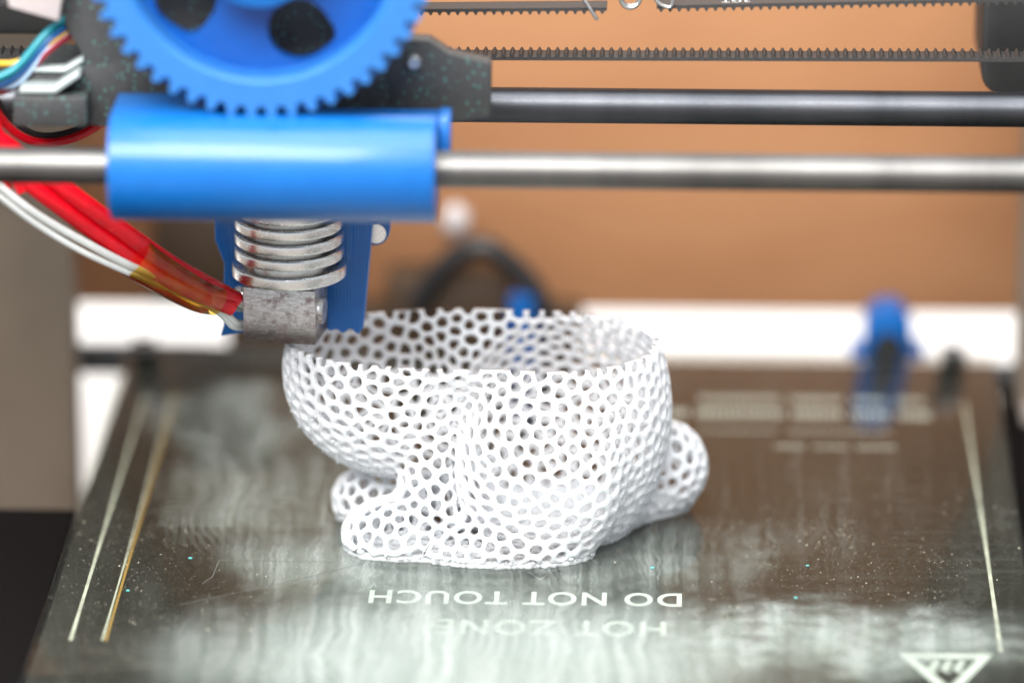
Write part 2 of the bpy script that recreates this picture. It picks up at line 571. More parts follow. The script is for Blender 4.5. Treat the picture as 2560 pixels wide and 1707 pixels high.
bed_text("lettering", "DO NOT TOUCH", 3.2, -7.6, 69.5, 8.2, 0.02).__setitem__("label", "white words do not touch printed upside down")
bed_text("lettering", "HOT ZONE", 9.3, -25.2, 50.5, 9.0, 0.02).__setitem__("label", "white words hot zone printed upside down")
# hot-surface triangle, pointing at the viewer, with three heat waves
tri = [(84.7, -37.5), (105.2, -37.5), (94.9, -62.5)]


def inset(poly, k):
    c = (sum(p[0] for p in poly) / 3, sum(p[1] for p in poly) / 3)
    return [(c[0] + (p[0] - c[0]) * k, c[1] + (p[1] - c[1]) * k) for p in poly]


tin = inset(tri, 0.66)
tv = [(x, y, ZL) for x, y in tri + tin]
sign = build("warning_triangle", (tv, [(0, 1, 4, 3), (1, 2, 5, 4), (2, 0, 3, 5)]), M['ink'], bed, smooth=False)
for k in (-2.7, 0.0, 2.7):
    pts = [(94.9 + k + 0.7 * math.sin(t * 2.2), -41.8 - t * 1.9) for t in np.linspace(0, 3.2, 14)]
    build("heat_wave", strip(pts, 1.3, ZL + 0.01), M['ink'], sign, smooth=False)
# small centre arrow that shows beside the print
build("centre_mark", strip([(0.4, 14.5), (6.1, 4.0), (11.8, 14.6)], 0.85, ZL), M['ink'], bed, smooth=False)
# printed table of resistances: a grid of thin lines
for j in range(11):
    yy = 36.5 + j * 3.4
    build("grid_line", strip([(-83, yy), (-45, yy)], 0.24, ZL), M['ink'], bed, smooth=False)
for x in (-66.5, -45.2):
    build("grid_line", strip([(x, 36.3), (x, 71)], 0.32, ZL + 0.01), M['ink'], bed, smooth=False)
# rows of small print at the far side, too soft to read: short ink bars set out as words
R = random.Random(4)
for row, (yr, hh, x0, words) in enumerate([(128.5, 4.6, 42, (21, 14, 9, 8)), (118.0, 6.0, 33, (7, 22, 13, 10, 9)), (105.5, 1.3, 42, (20, 26)), (94.5, 1.8, 60, (8, 9, 10))]):
    x = x0
    for wd in words:
        vf = []
        xe = x + wd - 1.2
        while x < xe:
            g = R.uniform(0.7, 1.2)
            vf.append(box(x, min(x + g, xe), yr - hh / 2, yr + hh / 2, ZL - 0.02, ZL))
            x += g + 0.6
        build("small_print", join(*vf), M['ink'], bed, smooth=False)
        x = xe + 2.6

glass = build("glass_plate", box(GX0, GX1, GY0, GY1, -3.0, 0.0), M['glass'], bevel=0.35, loc=(6, 30, -3))
tag(glass, "clear glass plate with wiped white residue, the print standing on it", "glass plate")
WORLD_LOC[glass.name] = Vector((6, 30, -3))
for pts in ([(-72, -22), (-50, -8), (-31.5, 6)], [(-66, 5.2), (-40, 5.0)], [(-68.5, -9.5), (-66.6, -5.0), (-66, 5.2)]):
    build("scratch", strip(pts, 0.22, 0.03), M['scratch'], glass, smooth=False)

# crumbs and dust on the glass
V, F = [], []
heaps = [(rng.uniform(GX0, GX1), rng.uniform(-60, 40), rng.uniform(3, 14)) for _ in range(46)]
for i in range(9000):
    if rng.random() < 0.6:
        hx, hy, hr = heaps[int(rng.integers(len(heaps)))]
        x, y = rng.normal(hx, hr), rng.normal(hy, hr * 1.6)
    else:
        x, y = rng.uniform(GX0, GX1), rng.uniform(-70, 70)
    if not (GX0 + 1 < x < GX1 - 1 and -85 < y < 146):
        continue
    s = min(0.42, 0.03 + rng.exponential(0.028))
    if -70 < x < 40 and rng.random() < 0.6:
        continue
    n0 = len(V)
    a = rng.uniform(0, 6.28)
    e = rng.uniform(0.5, 1.4)
    ca, sa = math.cos(a), math.sin(a)
    for px, py, pz in ((1, 0, .3), (0, e, .3), (-1, 0, .3), (0, -e, .3), (0, 0, 1.0), (0, 0, -0.05)):
        V.append((x + s * (px * ca - py * sa), y + s * (px * sa + py * ca), 0.02 + s * pz))
    F += [tuple(n0 + k for k in q) for q in ((0, 1, 4), (1, 2, 4), (2, 3, 4), (3, 0, 4), (1, 0, 5), (2, 1, 5), (3, 2, 5), (0, 3, 5))]
dust = build("dust", (V, F), M['speck'], smooth=False)
tag(dust, "pale crumbs and dust scattered over the glass", "dust", kind="stuff")

flake_spots = [(31.3, 3.4, 0.55, "teal flake on the glass to the right of the rabbit's base"), (-72.5, 6.0, 0.5, "teal flake on the glass left of the rabbit, beside the scratch"),
               (66, 6, 0.42, "small teal flake on the glass below the far lines of print"), (63.0, -14, 0.42, "small teal flake in the speckled right half of the glass"), (-84.5, -14.5, 0.45, "teal flake close to the amber border line")]
for x, y, s, lab in flake_spots:
    o = build("flake", ellipsoid((x, y, 0.35 * s + 0.05), (s, s * 0.8, 0.35 * s), 8, 5), M['teal_flake'], loc=(x, y, 0))
    tag(o, lab, "flake", "teal flakes on the glass")

# ------------------------------------------------------------------ the print: a lattice rabbit, half finished
CUT = 44.3
ELL = [((-26, 30.5, 37), (26.4, 19.5, 24.5)), ((8, 30, 28), (26.6, 24, 36)), ((6, 12.6, 19.5), (18.5, 12.3, 23)), ((9, 46, 20), (21, 12, 24)),
       ((-3, 10.0, 3), (20, 8.5, 6.5)), ((-26, 13.5, 3.5), (12.5, 8.5, 8.5)), ((-31, 34, 4.5), (11, 8, 8.5)), ((33.5, 43, 10), (9.5, 9, 10.5)), ((-11, 31, 46), (38, 22, 13))]
CAP = [((-17, 22, 28), (-20, 17, 6), 7.0), ((-18, 38, 26), (-24, 35, 6), 7.0), ((10, 24, 4), (30, 43, 6), 8.5)]


def sdf(P):
    P = np.atleast_2d(P)
    D = None
    for c, r in ELL:
        q = P - np.array(c)
        k0 = np.linalg.norm(q / np.array(r), axis=1)
        k1 = np.linalg.norm(q / np.array(r) ** 2, axis=1) + 1e-9
        d = k0 * (k0 - 1) / k1
        D = d if D is None else smin(D, d)
    for a, b, r in CAP:
        a, b = np.array(a, float), np.array(b, float)
        t = np.clip(((P - a) @ (b - a)) / ((b - a) @ (b - a)), 0, 1)
        D = smin(D, np.linalg.norm(P - a - t[:, None] * (b - a), axis=1) - r)
    return -smin(-D, P[:, 2] - 0.85, 1.6)                       # flat underside on the glass


def smin(a, b, k=2.6):
    h = np.clip(0.5 + 0.5 * (b - a) / k, 0, 1)
    return b * (1 - h) + a * h - k * h * (1 - h)


def grad(P, e=0.05):
    g = np.stack([sdf(P + np.eye(3)[i] * e) - sdf(P - np.eye(3)[i] * e) for i in range(3)], 1)
    return g / (np.linalg.norm(g, axis=1, keepdims=True) + 1e-9)


def project(P, it=5):
    for _ in range(it):
        P = P - grad(P) * sdf(P)[:, None] * 0.9
    return P


def rabbit():
    pts = rng.uniform((-60, -3, -6), (52, 66, CUT + 9), (200000, 3))
    d = sdf(pts)
    pts = project(pts[np.abs(d) < 3.5], 6)
    pts = pts[np.abs(sdf(pts)) < 0.15]
    pts = pts[(pts[:, 2] > -0.5) & (pts[:, 2] < CUT + 7)]
    rng.shuffle(pts)
    # dart throwing on a hash grid
    rad = 2.6
    cell, keep = {}, []
    for p in pts:
        key = tuple((p // rad).astype(int))
        ok = True
        for i in (-1, 0, 1):
            for j in (-1, 0, 1):
                for k in (-1, 0, 1):
                    for q in cell.get((key[0] + i, key[1] + j, key[2] + k), ()):
                        if (p[0] - q[0]) ** 2 + (p[1] - q[1]) ** 2 + (p[2] - q[2]) ** 2 < rad * rad:
                            ok = False
                            break
                    if not ok:
                        break
                if not ok:
                    break
            if not ok:
                break
        if ok:
            cell.setdefault(key, []).append(p)
            keep.append(p)
    S = np.array(keep)

    def cells(S):
        N = grad(S)
        kd = kdtree.KDTree(len(S))
        for i, p in enumerate(S):
            kd.insert(p, i)
        kd.balance()
        out = []
        for i, p in enumerate(S):
            n = Vector(N[i])
            a = n.orthogonal().normalized()
            b = n.cross(a)
            poly = [((-5.0, -5.0), -1), ((5.0, -5.0), -1), ((5.0, 5.0), -1), ((-5.0, 5.0), -1)]     # corner, neighbour of the edge that starts there
            for co, j, dist in kd.find_n(p, 22)[1:]:
                if N[i] @ N[j] < -0.2:
                    continue
                v = co - Vector(p)
                x, y = v.dot(a), v.dot(b)
                L = math.hypot(x, y)
                if L < 1e-6:
                    continue
                x, y = x / L * dist, y / L * dist                 # flatten by true distance
                h = dist * dist / 2
                new = []
                m = len(poly)
                for t in range(m):
                    (P0, e0), (P1, _) = poly[t], poly[(t + 1) % m]
                    s0, s1 = P0[0] * x + P0[1] * y - h, P1[0] * x + P1[1] * y - h
                    if s0 <= 0:
                        new.append((P0, e0))
                        if s1 > 0:
                            w = s0 / (s0 - s1)
                            new.append(((P0[0] + (P1[0] - P0[0]) * w, P0[1] + (P1[1] - P0[1]) * w), j))
                    elif s1 <= 0:
                        w = s0 / (s0 - s1)
                        new.append(((P0[0] + (P1[0] - P0[0]) * w, P0[1] + (P1[1] - P0[1]) * w), e0))
                poly = new
            out.append([(Vector(p) + a * q[0] + b * q[1], e) for q, e in poly])
        return out
    for _ in range(2):                                            # even the cells out a little
        cs = cells(S)
        C = np.array([np.mean([np.array(q) for q, e in c], axis=0) if len(c) > 2 else S[i] for i, c in enumerate(cs)])
        S = project(S + (C - S) * 0.55, 3)
    cs = cells(S)
    # shared corners: a corner belongs to three cells, so key it by them
    raw, order = {}, []
    loops = []
    for i, c in enumerate(cs):
        if len(c) < 3 or any(e < 0 for q, e in c):
            loops.append(None)
            continue
        lp = []
        for t in range(len(c)):
            key = tuple(sorted((i, c[t - 1][1], c[t][1])))
            raw.setdefault(key, []).append(np.array(c[t][0]))
            lp.append(key)
        loops.append(lp)
    keys = list(raw)
    idx = {k: n for n, k in enumerate(keys)}
    VP = project(np.array([np.mean(raw[k], axis=0) for k in keys]), 4)
    VN = grad(VP)
    T = 0.8
    hole_p, hole_of = [], []
    faces = []
    nV = len(VP)
    for i, lp in enumerate(loops):
        if lp is None:
            continue
        ids = []
        for k in lp:
            if not ids or idx[k] != ids[-1]:
                ids.append(idx[k])
        if len(ids) < 3:
            continue
        P = VP[ids]
        c = P.mean(0)
        # drop corners that nearly coincide so that the hole stays round
        k = 0.70 + rng.uniform(-0.07, 0.05)
        size = np.linalg.norm(P - c, axis=1).mean()
        if size < 1.0:
            k *= 0.75
        ids_h = []
        for p in P:
            v = p - c
            L = np.linalg.norm(v)
            v = v * (0.86 + 0.14 * size / max(L, 1e-6))           # corners pulled in: rounded holes
            ids_h.append(len(hole_p))
            hole_p.append(c + v * k)
        faces.append((ids, ids_h))
    HP = project(np.array(hole_p), 2)
    HN = grad(HP)
    nH = len(HP)
    Vall = np.concatenate([VP + VN * T, HP + HN * T, VP - VN * T, HP - HN * T])
    o1, o2, o3 = nV, nV + nH, 2 * nV + nH
    F = []
    for ids, hs in faces:
        m = len(ids)
        for t in range(m):
            u = (t + 1) % m
            F.append((ids[t], ids[u], o1 + hs[u], o1 + hs[t]))
            F.append((o2 + ids[u], o2 + ids[t], o3 + hs[t], o3 + hs[u]))
            F.append((o1 + hs[t], o1 + hs[u], o3 + hs[u], o3 + hs[t]))
    me = bpy.data.meshes.new("lattice_cage")
    me.from_pydata([tuple(p) for p in Vall * MM], [], F)
    o = bpy.data.objects.new("lattice_cage", me)
    col.objects.link(o)
    s = o.modifiers.new("round", 'SUBSURF')
    s.levels = s.render_levels = 2
    dg = bpy.context.evaluated_depsgraph_get()
    ev = bpy.data.meshes.new_from_object(o.evaluated_get(dg))
    bpy.data.objects.remove(o)
    n = len(ev.vertices)
    co = np.empty(n * 3, dtype=np.float32)
    ev.vertices.foreach_get("co", co)
    co = co.reshape(-1, 3).astype(float) / MM
    # blobby extrusion: small waviness
    ph = np.sin(co @ np.array([2.1, 1.3, 3.9])) * np.sin(co @ np.array([-1.7, 2.6, 2.2]) + 1.0) + 0.7 * np.sin(co[:, 2] * 9.0 + co[:, 0] * 0.8)
    nr = np.empty(n * 3, dtype=np.float32)
    ev.vertices.foreach_get("normal", nr)
    co += nr.reshape(-1, 3) * (ph * 0.03)[:, None]
    base = np.array((0.0, 30.0, 0.0))
    ev.vertices.foreach_set("co", ((co - base) * MM).astype(np.float32).ravel())
    bm = bmesh.new()
    bm.from_mesh(ev)
    bpy.data.meshes.remove(ev)
    for zc, sgn in ((CUT, 1), (0.05, -1)):
        g = bm.verts[:] + bm.edges[:] + bm.faces[:]
        r = bmesh.ops.bisect_plane(bm, geom=g, dist=1e-7, plane_co=(0, 0, zc * MM), plane_no=(0, 0, sgn), clear_outer=True)
        ed = [e for e in r['geom_cut'] if isinstance(e, bmesh.types.BMEdge) and e.is_boundary]
        if ed:
            bmesh.ops.holes_fill(bm, edges=ed, sides=0)
    bmesh.ops.recalc_face_normals(bm, faces=bm.faces)
    me = bpy.data.meshes.new("lattice")
    bm.to_mesh(me)
    bm.free()
    me.shade_smooth()
    me.materials.append(M['white_print'])
    t = thing("printed_rabbit", "half printed white lattice rabbit without head standing on the glass", "printed rabbit", (0, 30, 0))
    lat = bpy.data.objects.new("lattice", me)
    col.objects.link(lat)
    lat.parent = t
    # solid first layers with a ragged outline
    ang = np.linspace(0, 2 * math.pi, 260, endpoint=False)
    out = []
    for w in ang:
        ray = np.linspace(4, 60, 240)
        Q = np.stack([-2 + ray * math.cos(w), 26 + ray * math.sin(w), np.full_like(ray, 1.9)], 1)
        ins = np.where(sdf(Q) < 0)[0]
        out.append(ray[ins[-1]] if len(ins) else 4.0)
    out = np.array(out) + 0.3
    out = (np.roll(out, 1) + out + np.roll(out, -1)) / 3 + rng.uniform(-0.3, 0.35, len(out))
    prof = [(0.0, 0.03), (0.15, 0.5), (0.0, 1.1), (-0.5, 1.6)]
    V, F = [], []
    m = len(ang)
    for dr, z in prof + [(-2.2, 1.6), (-2.2, 0.03)]:
        for w, q in zip(ang, out):
            V.append((-2 + (q + dr) * math.cos(w), 26 + (q + dr) * math.sin(w), z + (rng.uniform(-0.15, 0.15) if z > 0.3 else 0)))
    L = len(prof) + 2
    for j in range(L):
        for k in range(m):
            F.append((j * m + k, j * m + (k + 1) % m, ((j + 1) % L) * m + (k + 1) % m, ((j + 1) % L) * m + k))
    build("base_layer", (V, F), M['white_print'], t, auto=80)
    # little drooping ends of filament on the overhangs
    q = rng.uniform((-56, 4, 1), (46, 56, 36), (9000, 3))
    q = project(q[np.abs(sdf(q)) < 2.0], 5)
    gq = grad(q)
    q, gq = q[gq[:, 2] < -0.2], gq[gq[:, 2] < -0.2]
    drops = []
    for p, g in list(zip(q, gq))[:170]:
        r = rng.uniform(0.18, 0.42)
        c = p + g * 0.85
        drops.append(ellipsoid((c[0], c[1], max(c[2], 0.5)), (r, r, r * 1.1), 8, 5))
    for w, rr in zip(ang[::2], out[::2]):
        c = (-2 + (rr + rng.uniform(-0.9, 0.2)) * math.cos(w), 26 + (rr + rng.uniform(-0.9, 0.2)) * math.sin(w))
        r = rng.uniform(0.35, 0.8)
        drops.append(ellipsoid((c[0], c[1], rng.uniform(0.6, 1.9)), (r * 1.3, r * 1.1, r * 0.8), 8, 5))
    tag(build("droop", join(*drops), M['white_print'], t, auto=80), None, None, kind="stuff")
    return t


rabbit()

# ------------------------------------------------------------------ smooth rods
ROD_Y, ROD_Z = (-21.4, 29.0), 100.0
for y, lab in ((-21.4, "front steel rod carrying the blue bushing housing, nearest the viewer"), (29.0, "rear steel rod below the toothed belts, shade painted into its colour")):
    o = build("smooth_rod", tube([(-190, y, ROD_Z), (-60, y, ROD_Z), (60, y, ROD_Z), (190, y, ROD_Z)], 3.95, 40), M['steel' if y < 0 else 'shaded_rod'], loc=(0, y, ROD_Z - 4), auto=60)  # rear rod gets the steel with shade painted in
    tag(o, lab, "steel rod", "smooth rods of the horizontal axis")

# ------------------------------------------------------------------ the carriage
car = thing("print_carriage", "blue and black print carriage with large gear, heat sink and heater block", "print carriage", (-52, 5, 88))
body_poly = [(-107.7, 103.4), (-107.5, 110.4), (-105, 114.5), (-97.8, 114.6), (-93, 116.6), (-97.3, 124), (-96.5, 150), (-30, 150), (-27, 122), (-27, 101.5), (-90, 101.5)]
wing_poly = [(-27.5, 122), (-18, 121.6), (-13.6, 118.6), (-4.6, 116.6), (-4.8, 104.5), (-13.3, 103.2), (-27.5, 101.7)]
body = build("carriage_body", prism(body_poly, 3, 24), M['black'], car, bevel=0.9, label="black glittery plastic body behind the gear")
build("side_wing", prism(wing_poly, 3.5, 9), M['black'], body, bevel=0.5)
build("edge_ridge", prism([(-106.6, 112.0), (-99.2, 112.0), (-94, 115.6), (-93.2, 114.6), (-98.8, 110.6), (-106.9, 110.6)], -3, 3.4), M['lit_edge'], body, bevel=0.4)  # step of the black body, its lit top put into the colour
build("edge_ridge", prism([(-104.8, 115.0), (-97.4, 115.0), (-93.4, 117.4), (-93.0, 116.6), (-97.2, 114.0), (-104.8, 114.1)], 2, 6), M['lit_edge'], body, bevel=0.3)
build("side_block", box(-108.2, -92, -3.2, 6, 103.2, 110.2), M['black'], body, bevel=0.8)
for x, z, r in ((-36.8, 115.6, 2.6), (-21.2, 117.2, 1.6)):
    build("screw_head", tube([(x, 3.2, z), (x, 1.2, z), (x, 0.6, z)], [r, r, r * 0.8], 20), M['wire_metal'], body)

# bushing housing: half round front, flat top
hp = [(-5.0, 88.6), (-5.0, 108.6), (-20.6, 108.6), (-21.6, 109.6)]
hp += [(-20.5 + 12.4 * math.cos(w), 100.3 + 12.0 * math.sin(w)) for w in np.linspace(math.radians(101), math.radians(262), 44)]
hous = build("bushing_housing", prism_x(hp, -84.8, -15.4), M['blue'], car, bevel=0.35, auto=24, label="glossy blue half round housing on the front rod")
build("end_plate", prism_x([(-6, 100), (-6, 109.4), (-14, 109.4), (-16, 102)], -15.3, -12.8), M['blue'], hous, bevel=0.3)
build("top_step", box(-84.8, -61.5, -22.2, -6, 108.0, 111.9), M['blue'], hous, bevel=0.3)

# large gear
GC, GR = (-52.6, 148.5), 37.1
NT = 52


def gear_outline(twist, ro=GR, depth=2.5):
    pts = []
    for t in range(NT):
        for k, (du, rr) in enumerate(((0.0, ro - depth), (0.16, ro - depth), (0.33, ro - 0.5), (0.42, ro), (0.58, ro), (0.67, ro - 0.5), (0.84, ro - depth))):
            w = 2 * math.pi * (t + du) / NT + twist
            pts.append((GC[0] + rr * math.cos(w), GC[1] + rr * math.sin(w)))
    return pts


def ring(n, r):
    return [(GC[0] + r * math.cos(2 * math.pi * k / n), GC[1] + r * math.sin(2 * math.pi * k / n)) for k in range(n)]


n7 = NT * 7
lay = [(-23.0, 0.0), (-17.0, 0.07), (-11.0, 0.0)]
V, F = [], []
for y, tw in lay:
    V += [(x, y, z) for x, z in gear_outline(tw)]
i0 = len(V)
for y, tw in ((-23.0, 0), (-22.0, 0), (-11.0, 0)):
    rr = 29.5 if y < -22.5 else 28.7
    V += [(GC[0] + rr * math.cos(2 * math.pi * k / n7), y, GC[1] + rr * math.sin(2 * math.pi * k / n7)) for k in range(n7)]
for k in range(n7):
    u = (k + 1) % n7
    F += [(k, u, n7 + u, n7 + k), (n7 + k, n7 + u, 2 * n7 + u, 2 * n7 + k)]
    F += [(k, i0 + k, i0 + u, u), (2 * n7 + k, 2 * n7 + u, i0 + 2 * n7 + u, i0 + 2 * n7 + k)]
    F += [(i0 + k, i0 + n7 + k, i0 + n7 + u, i0 + u), (i0 + n7 + k, i0 + 2 * n7 + k, i0 + 2 * n7 + u, i0 + n7 + u)]
gear = build("drive_gear", (V, F), M['rim_blue'], car, auto=30, label="large blue toothed gear in front of the black body")
# web with round openings
cu = bpy.data.curves.new("web", 'CURVE')
cu.dimensions, cu.fill_mode, cu.extrude = '2D', 'BOTH', 1.6
loops2 = [[(28.8 * math.cos(w), 28.8 * math.sin(w)) for w in np.linspace(0, 2 * math.pi, 120, endpoint=False)]]
for k in range(5):
    w0 = math.radians(-90 + 21 + 72 * k)
    cx, cy = 21.3 * math.cos(w0), 21.3 * math.sin(w0)
    lp = []
    for w in np.linspace(0, 2 * math.pi, 40, endpoint=False):
        rr = 6.7 + 1.3 * max(0, math.cos(w - w0 - math.radians(60))) ** 12
        lp.append((cx + rr * math.cos(w), cy + rr * math.sin(w)))
    loops2.append(lp)
loops2.append([(4 * math.cos(w), 4 * math.sin(w)) for w in np.linspace(0, 2 * math.pi, 24, endpoint=False)])
for lp in loops2:
    sp = cu.splines.new('POLY')
    sp.points.add(len(lp) - 1)
    for q, (x, y) in zip(sp.points, lp):
        q.co = (x, y, 0, 1)
    sp.use_cyclic_u = True
tmp = bpy.data.objects.new("web", cu)
wm = bpy.data.meshes.new_from_object(tmp)
V = [(GC[0] + p.co.x, -12.8 + p.co.z, GC[1] + p.co.y) for p in wm.vertices]
F = [tuple(p.vertices) for p in wm.polygons]
bpy.data.objects.remove(tmp)
bpy.data.curves.remove(cu)
build("gear_web", (V, F), M['web_blue'], gear, auto=30)
hub = [(x, z) for x, z in ring(40, 12.5)]
build("gear_hub", prism(hub, -25, -14.3), M['blue'], gear, bevel=0.6)
build("gear_shaft", tube([(GC[0], -28, GC[1]), (GC[0], 3.4, GC[1])], 4.0, 24), M['wire_metal'], gear)

# duct bracket behind the heat sink: two blue legs joined at the top
duct = build("duct_bracket", box(-68.2, -31.5, 34.5, 41, 76, 92), M['blue'], car, bevel=0.6, label="blue bracket with two legs behind the heat sink")


def leg(name, poly, y0, y1):
    return build(name, prism(poly, y0, y1), M['blue'], duct, bevel=0.5)


leg("bracket_leg", [(-68.2, 80), (-68.2, 66.5), (-66.2, 61), (-66.6, 46.0), (-67.4, 43.6), (-62.0, 44.6), (-58.5, 44.4), (-58.5, 56), (-62.4, 62), (-62.4, 80)], 33, 39)
leg("bracket_leg", [(-45.0, 80), (-45.0, 55.0), (-44.6, 47.2), (-42.2, 45.4), (-40.8, 46.0), (-39.4, 44.8), (-37.6, 46.2), (-36.0, 44.6), (-34.7, 46.4), (-32.3, 72), (-32.2, 80)], 32, 39)
leg("raised_tab", [(-40.8, 80), (-40.8, 63.4), (-39.8, 62), (-37.8, 62), (-36.8, 63.6), (-36.4, 80)], 31.2, 32.4)
ear = build("bolt_ear", prism([(-33.4, 80)] + [(-32.4 + 3.6 * math.cos(w), 68.2 + 4.2 * math.sin(w)) for w in np.linspace(math.radians(-170), math.radians(10), 18)] + [(-28.8, 80)], 38, 42), M['blue'], duct, bevel=0.4)
build("washer", tube([(-32.0, 37.9, 67.2), (-32.0, 37.0, 67.2)], 2.3, 24), M['alu'], ear)

# heat sink
HC = (-50.9, 27.0)
core = build("heat_sink", lathe([(4.6, 57.5), (4.6, 60.4), (8.4, 60.4), (8.4, 100)], HC, 48), M['alu'], car, label="turned aluminium heat sink with stacked fins")
for k, (z, rr, th) in enumerate([(60.6, 12.9, 2.9), (64.9, 12.3, 2.5), (68.4, 12.3, 2.5), (71.9, 12.3, 2.5), (75.4, 12.3, 2.5), (78.9, 12.3, 2.5), (82.4, 12.3, 2.5)]):
    build("fin", lathe([(8.3, z)] + [(rr - 0.55 + 0.55 * math.sin(q), z + (0.55 if q < 1.57 else th - 0.55) - 0.55 * math.cos(q)) for q in (0.1, 0.5, 0.9, 1.3, 1.56, 1.58, 1.84, 2.24, 2.64, 3.04)] + [(8.3, z + th)], HC, 64), M['alu'], core, auto=50)

# heater block, turned a little so that its right side shows
hb = box(-8.3, 8.3, -6.2, 6.2, 46.2, 58.9)
rz = math.radians(-9)


def turn(vf):
    return [(-52.0 + x * math.cos(rz) - y * math.sin(rz), 27.2 + x * math.sin(rz) + y * math.cos(rz), z) for x, y, z in vf[0]], vf[1]


blk = build("heater_block", turn(hb), M['burnt'], car, bevel=0.35, label="scorched metal heater block with brown stains")
build("block_step", turn(box(2.0, 8.25, -2.0, 6.1, 58.4, 61.0)), M['burnt'], blk, bevel=0.3)
build("side_screw", turn(tube([(8.0, -1.2, 53.0), (8.9, -1.2, 53.0), (9.4, -1.2, 53.0)], [3.2, 3.2, 2.8], 20)), M['burnt'], blk, bevel=0.0)
build("heater_cartridge", turn(tube([(-8.0, -1.5, 54.6), (-10.6, -1.5, 54.8), (-10.9, -1.5, 54.8)], [3.1, 3.1, 2.8], 20)), M['alu'], blk)
build("nozzle", lathe([(0.5, 44.35), (0.9, 44.35), (2.6, 45.6), (2.6, 46.9)], (-51.5, 27.0), 6), M['burnt'], blk)

# ------------------------------------------------------------------ wires
def wire(name, pts, r, mat, label, cat="wire", group=None, per=8):
    o = build(name, tube(spline(pts, per), r, 12), M[mat], loc=pts[-1], auto=80)
    return tag(o, label, cat, group)


wire("heater_sleeve", [(-130, -8, 120), (-120.5, -5, 108), (-109.4, -1, 97.6), (-97.8, 3, 87.0), (-86.8, 8, 76.7), (-74.8, 14, 65.6), (-62.9, 24, 55.4)], [2.3]*46 + [2.2, 2.1, 2.1], 'red',
     "thick red sleeved wire running up left from the heater block, upper of two", "wire", "red heater wires")
wire("heater_sleeve", [(-133, -9, 115), (-122, -6, 104.5), (-111, -2, 94.4), (-100, 2, 84.2), (-89.2, 7, 74.1), (-77.2, 13, 63.6), (-63.6, 22, 54.2)], [1.9]*49, 'red',
     "thinner red sleeved wire just below the thick red one at the heater", "wire", "red heater wires")
wire("sensor_wire", [(-118, -8, 98), (-111.5, -3, 89.6), (-104, -1, 82.8), (-94, 2, 75.6), (-84, 7.5, 68.2), (-73, 16, 60.6), (-66.2, 21, 54.4), (-63.2, 24, 50.2), (-61.2, 27, 48.6)], 0.9, 'white_wire',
     "white wire below the red sleeves, upper of the white pair", "wire", "white sensor wires")
wire("sensor_wire", [(-120, -9, 95.5), (-112.2, -4, 88.0), (-104.6, -2, 81.2), (-95, 1, 74.0), (-85, 7, 67.0), (-74, 15.5, 59.4), (-66.8, 21, 53.6), (-63.8, 24, 49.2), (-61.6, 27, 47.8)], 0.7, 'white_wire',
     "white wire at the lower edge of the bundle, lowest of the white pair", "wire", "white sensor wires")
# amber tape wrapped round the bundle near the block: oval section
cl = spline([(-83.6, 9.0, 69.8), (-77, 12.4, 64.2), (-70.5, 16.6, 58.8), (-66.6, 19.8, 56.4)], 6)
V, F = [], []
ns = 20
for i, p in enumerate(cl):
    p = Vector(p)
    t = (Vector(cl[min(i + 1, len(cl) - 1)]) - Vector(cl[max(i - 1, 0)])).normalized()
    s = t.cross(Vector((0, 1, 0))).normalized()
    b = t.cross(s)
    k = 1.0 - 0.3 * i / len(cl)
    for q in range(ns):
        w = 2 * math.pi * q / ns
        V.append(tuple(p + s * (4.8 * k * math.cos(w)) + b * (3.8 * k * math.sin(w))))
for i in range(len(cl) - 1):
    for q in range(ns):
        F.append((i * ns + q, i * ns + (q + 1) % ns, (i + 1) * ns + (q + 1) % ns, (i + 1) * ns + q))
tape = build("tape_wrap", (V, F), M['amber'], loc=(-66, 20, 52), auto=80)
tag(tape, "clear amber tape wrapped round the red and white wires at the heater", "tape")

wire("loop_wire", [(-116, 8, 108), (-112, 12, 99.6), (-108, 14, 95.6), (-103.5, 15, 94.3), (-98, 16, 95.0), (-93, 17, 97.2), (-88, 17, 101.0)], 0.95, 'red',
     "thin red wire sagging in a loop under the black body", "wire", "looped wires")
wire("loop_wire", [(-115, 10, 108), (-111, 14, 100.2), (-107, 16, 96.4), (-103, 17, 95.4), (-98, 18, 96.2), (-93, 19, 98.4), (-89, 19, 102)], 0.7, 'black_wire',
     "thin black wire looped along the top of the sagging red wire", "wire", "looped wires")
wire("hanging_wire", [(-116, -4, 118), (-113.2, -3, 108), (-111.6, -2, 101), (-109.4, -2, 94), (-107, -1, 88)], 1.3, 'red', "red wire dropping steeply at the left edge, right one of two", "wire", "hanging red wires")
wire("hanging_wire", [(-119, -3, 112), (-115.6, -2, 104), (-113.6, -1, 98), (-111.8, -1, 93), (-110.5, 0, 88)], 1.2, 'red', "red wire dropping steeply at the left edge, left one of two", "wire", "hanging red wires")
RIB = [("teal_wire", 0.9, 5.2, "teal wire, topmost of the coloured bundle left of the black body"), ("blue_wire", 0.9, 3.4, "dark blue wire under the teal one left of the black body"),
       ("pale_blue_wire", 0.7, 1.8, "pale blue wire crossing the middle of the coloured bundle"), ("wine_wire", 0.9, 1.2, "wine red wire at the lower side of the coloured bundle"),
       ("yellow_wire", 0.7, 2.6, "yellow wire crossing the coloured bundle at the left edge")]
for i, (m, r, dz, lab) in enumerate(RIB):
    z0 = 105.5 + dz + (6.0 if m == "yellow_wire" else 0) + (2.5 if m == "pale_blue_wire" else 0)
    wire("ribbon_wire", [(-126, -4 + i, z0 - 5), (-116, -2 + i, z0 + 1.2), (-108, 0 + i, z0 + 4.6 - (3 if m in ("yellow_wire", "pale_blue_wire") else 0)),
                         (-101, 3, 117.5 + dz), (-95, 8, 121 + dz)], r, m, lab, "wire", "coloured wires left of the carriage")

